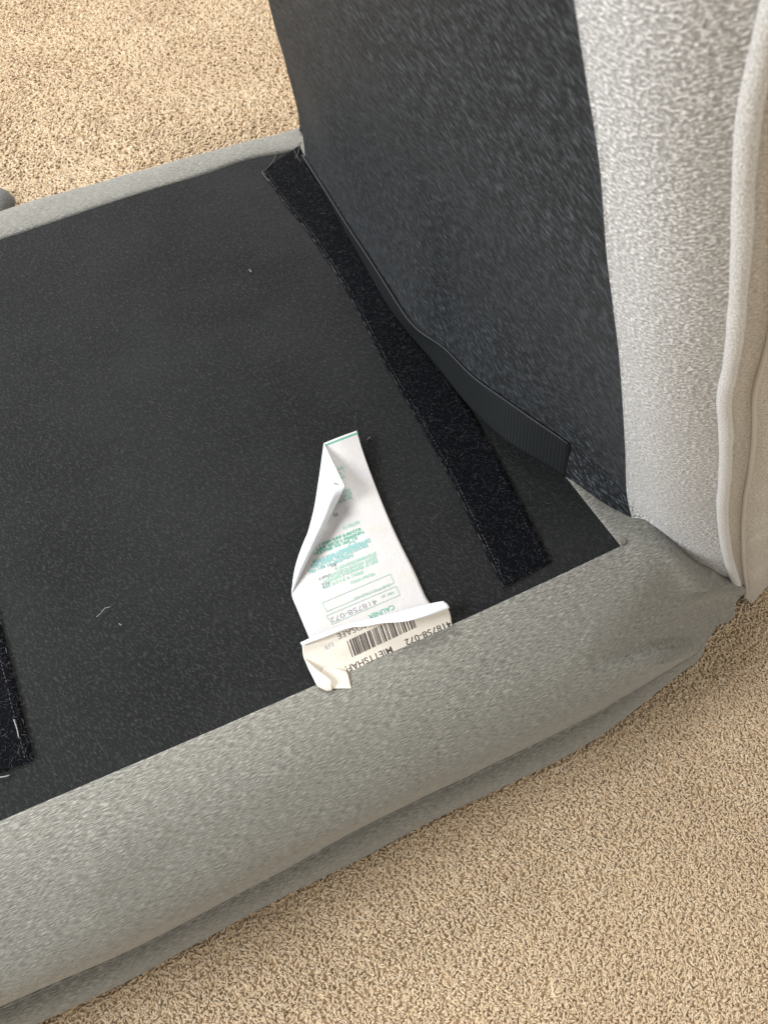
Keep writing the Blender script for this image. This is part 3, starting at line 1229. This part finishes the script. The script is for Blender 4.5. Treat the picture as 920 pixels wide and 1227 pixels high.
def inside(P, poly, shrink=0.0):
    x, y = P[:, 0], P[:, 1]
    ins = np.zeros(len(P), bool)
    n = len(poly)
    px, py = poly[:, 0], poly[:, 1]
    step = 4
    idx = np.arange(0, n, step)
    for a, b in zip(idx, np.roll(idx, -1)):
        x1, y1, x2, y2 = px[a], py[a], px[b], py[b]
        c = (y1 > y) != (y2 > y)
        with np.errstate(divide='ignore', invalid='ignore'):
            xi = (x2 - x1) * (y - y1) / (y2 - y1) + x1
        ins ^= c & (x < xi)
    return ins


def pts_region(x0, x1, y0, y1, step):
    gx, gy = np.meshgrid(np.arange(x0, x1, step), np.arange(y0, y1, step))
    P = np.stack([gx.ravel(), gy.ravel()], 1)
    return P + rng.uniform(-.5, .5, P.shape) * step


R1 = pts_region(-.42, .62, -.14, .60, .0019)
R2 = pts_region(-1.05, .08, .62, 1.85, .0030)
r1s, r2s = np.full(len(R1), 1.0), np.full(len(R2), 1.5)
P = np.vstack([R1, R2])
scl = np.r_[r1s, r2s]
keep = ~inside(P, poly * 1.0)
cen_ = poly.mean(0)
keep &= ~(inside(P, cen_ + (poly - cen_) * .97))
# keep what the lens (plus a step to the side) can see
d3 = np.c_[P, np.zeros(len(P))] - C_
zc = d3 @ F_
X = 460 + FPX * (d3 @ R_) / zc
Y = 613.5 - FPX * (d3 @ U_) / zc
keep &= (zc > 0) & (X > -160) & (X < 1080) & (Y > -120) & (Y < 1340)
P, scl = P[keep], scl[keep]
n = len(P)

hgt = rng.uniform(.0077, .0089, n) * scl ** .5
rad = rng.uniform(.0009, .0015, n) * scl
az = rng.uniform(0, 2 * math.pi, n)
tilt = rng.uniform(.3, 1.5, n)
lean = np.stack([np.cos(az) * tilt, np.sin(az) * tilt], 1)
sw = np.array([[noise.noise(Vector((x * 6, y * 6, 0))), noise.noise(Vector((x * 6, y * 6, 8)))] for x, y in P[::1]])
lean += sw * .7
rot = rng.uniform(0, math.pi, n)
lev = [(.5, 1.1, .3), (.78, 1.1, .6), (.92, .75, .95), (1.0, .04, 1.05)]
sg = 3
Vt = np.zeros((n, len(lev) * sg + 0, 3), np.float32)
for a, (hh, rr, ll) in enumerate(lev):
    for k in range(sg):
        w = rot + 2 * math.pi * k / sg + hh * 1.2
        Vt[:, a * sg + k, 0] = P[:, 0] + lean[:, 0] * hgt * ll * .8 + np.cos(w) * rad * rr
        Vt[:, a * sg + k, 1] = P[:, 1] + lean[:, 1] * hgt * ll * .8 + np.sin(w) * rad * rr
        Vt[:, a * sg + k, 2] = -.006 + hgt * hh
nvp = len(lev) * sg
quads = []
for a in range(len(lev) - 1):
    for k in range(sg):
        k2 = (k + 1) % sg
        quads.append((a * sg + k, a * sg + k2, (a + 1) * sg + k2, (a + 1) * sg + k))
Qd = (np.array(quads)[None] + (np.arange(n) * nvp)[:, None, None]).reshape(-1, 4).astype(np.int32)
me = bpy.data.meshes.new('carpet_pile')
me.vertices.add(n * nvp)
me.vertices.foreach_set('co', Vt.reshape(-1))
me.loops.add(Qd.size)
me.loops.foreach_set('vertex_index', Qd.reshape(-1))
me.polygons.add(len(Qd))
me.polygons.foreach_set('loop_start', np.arange(0, Qd.size, 4, dtype=np.int32))
me.polygons.foreach_set('loop_total', np.full(len(Qd), 4, np.int32))
me.update(calc_edges=True)
att = me.attributes.new('tuft', 'FLOAT', 'POINT')
tv = np.clip(rng.normal(.5, .22, n), 0, 1)
top = np.array([a * .0 for a in range(nvp)])
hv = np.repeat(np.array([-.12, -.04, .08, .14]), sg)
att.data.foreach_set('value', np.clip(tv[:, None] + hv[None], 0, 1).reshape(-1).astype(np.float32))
o = finish('carpet_pile', me, M_yarn)
o['kind'] = 'stuff'
o['label'] = 'soft beige carpet pile tufts around the cushions'
o['category'] = 'carpet'

for ob in list(col.objects):
    if ob.type == 'MESH':
        ob.data.validate(verbose=False)
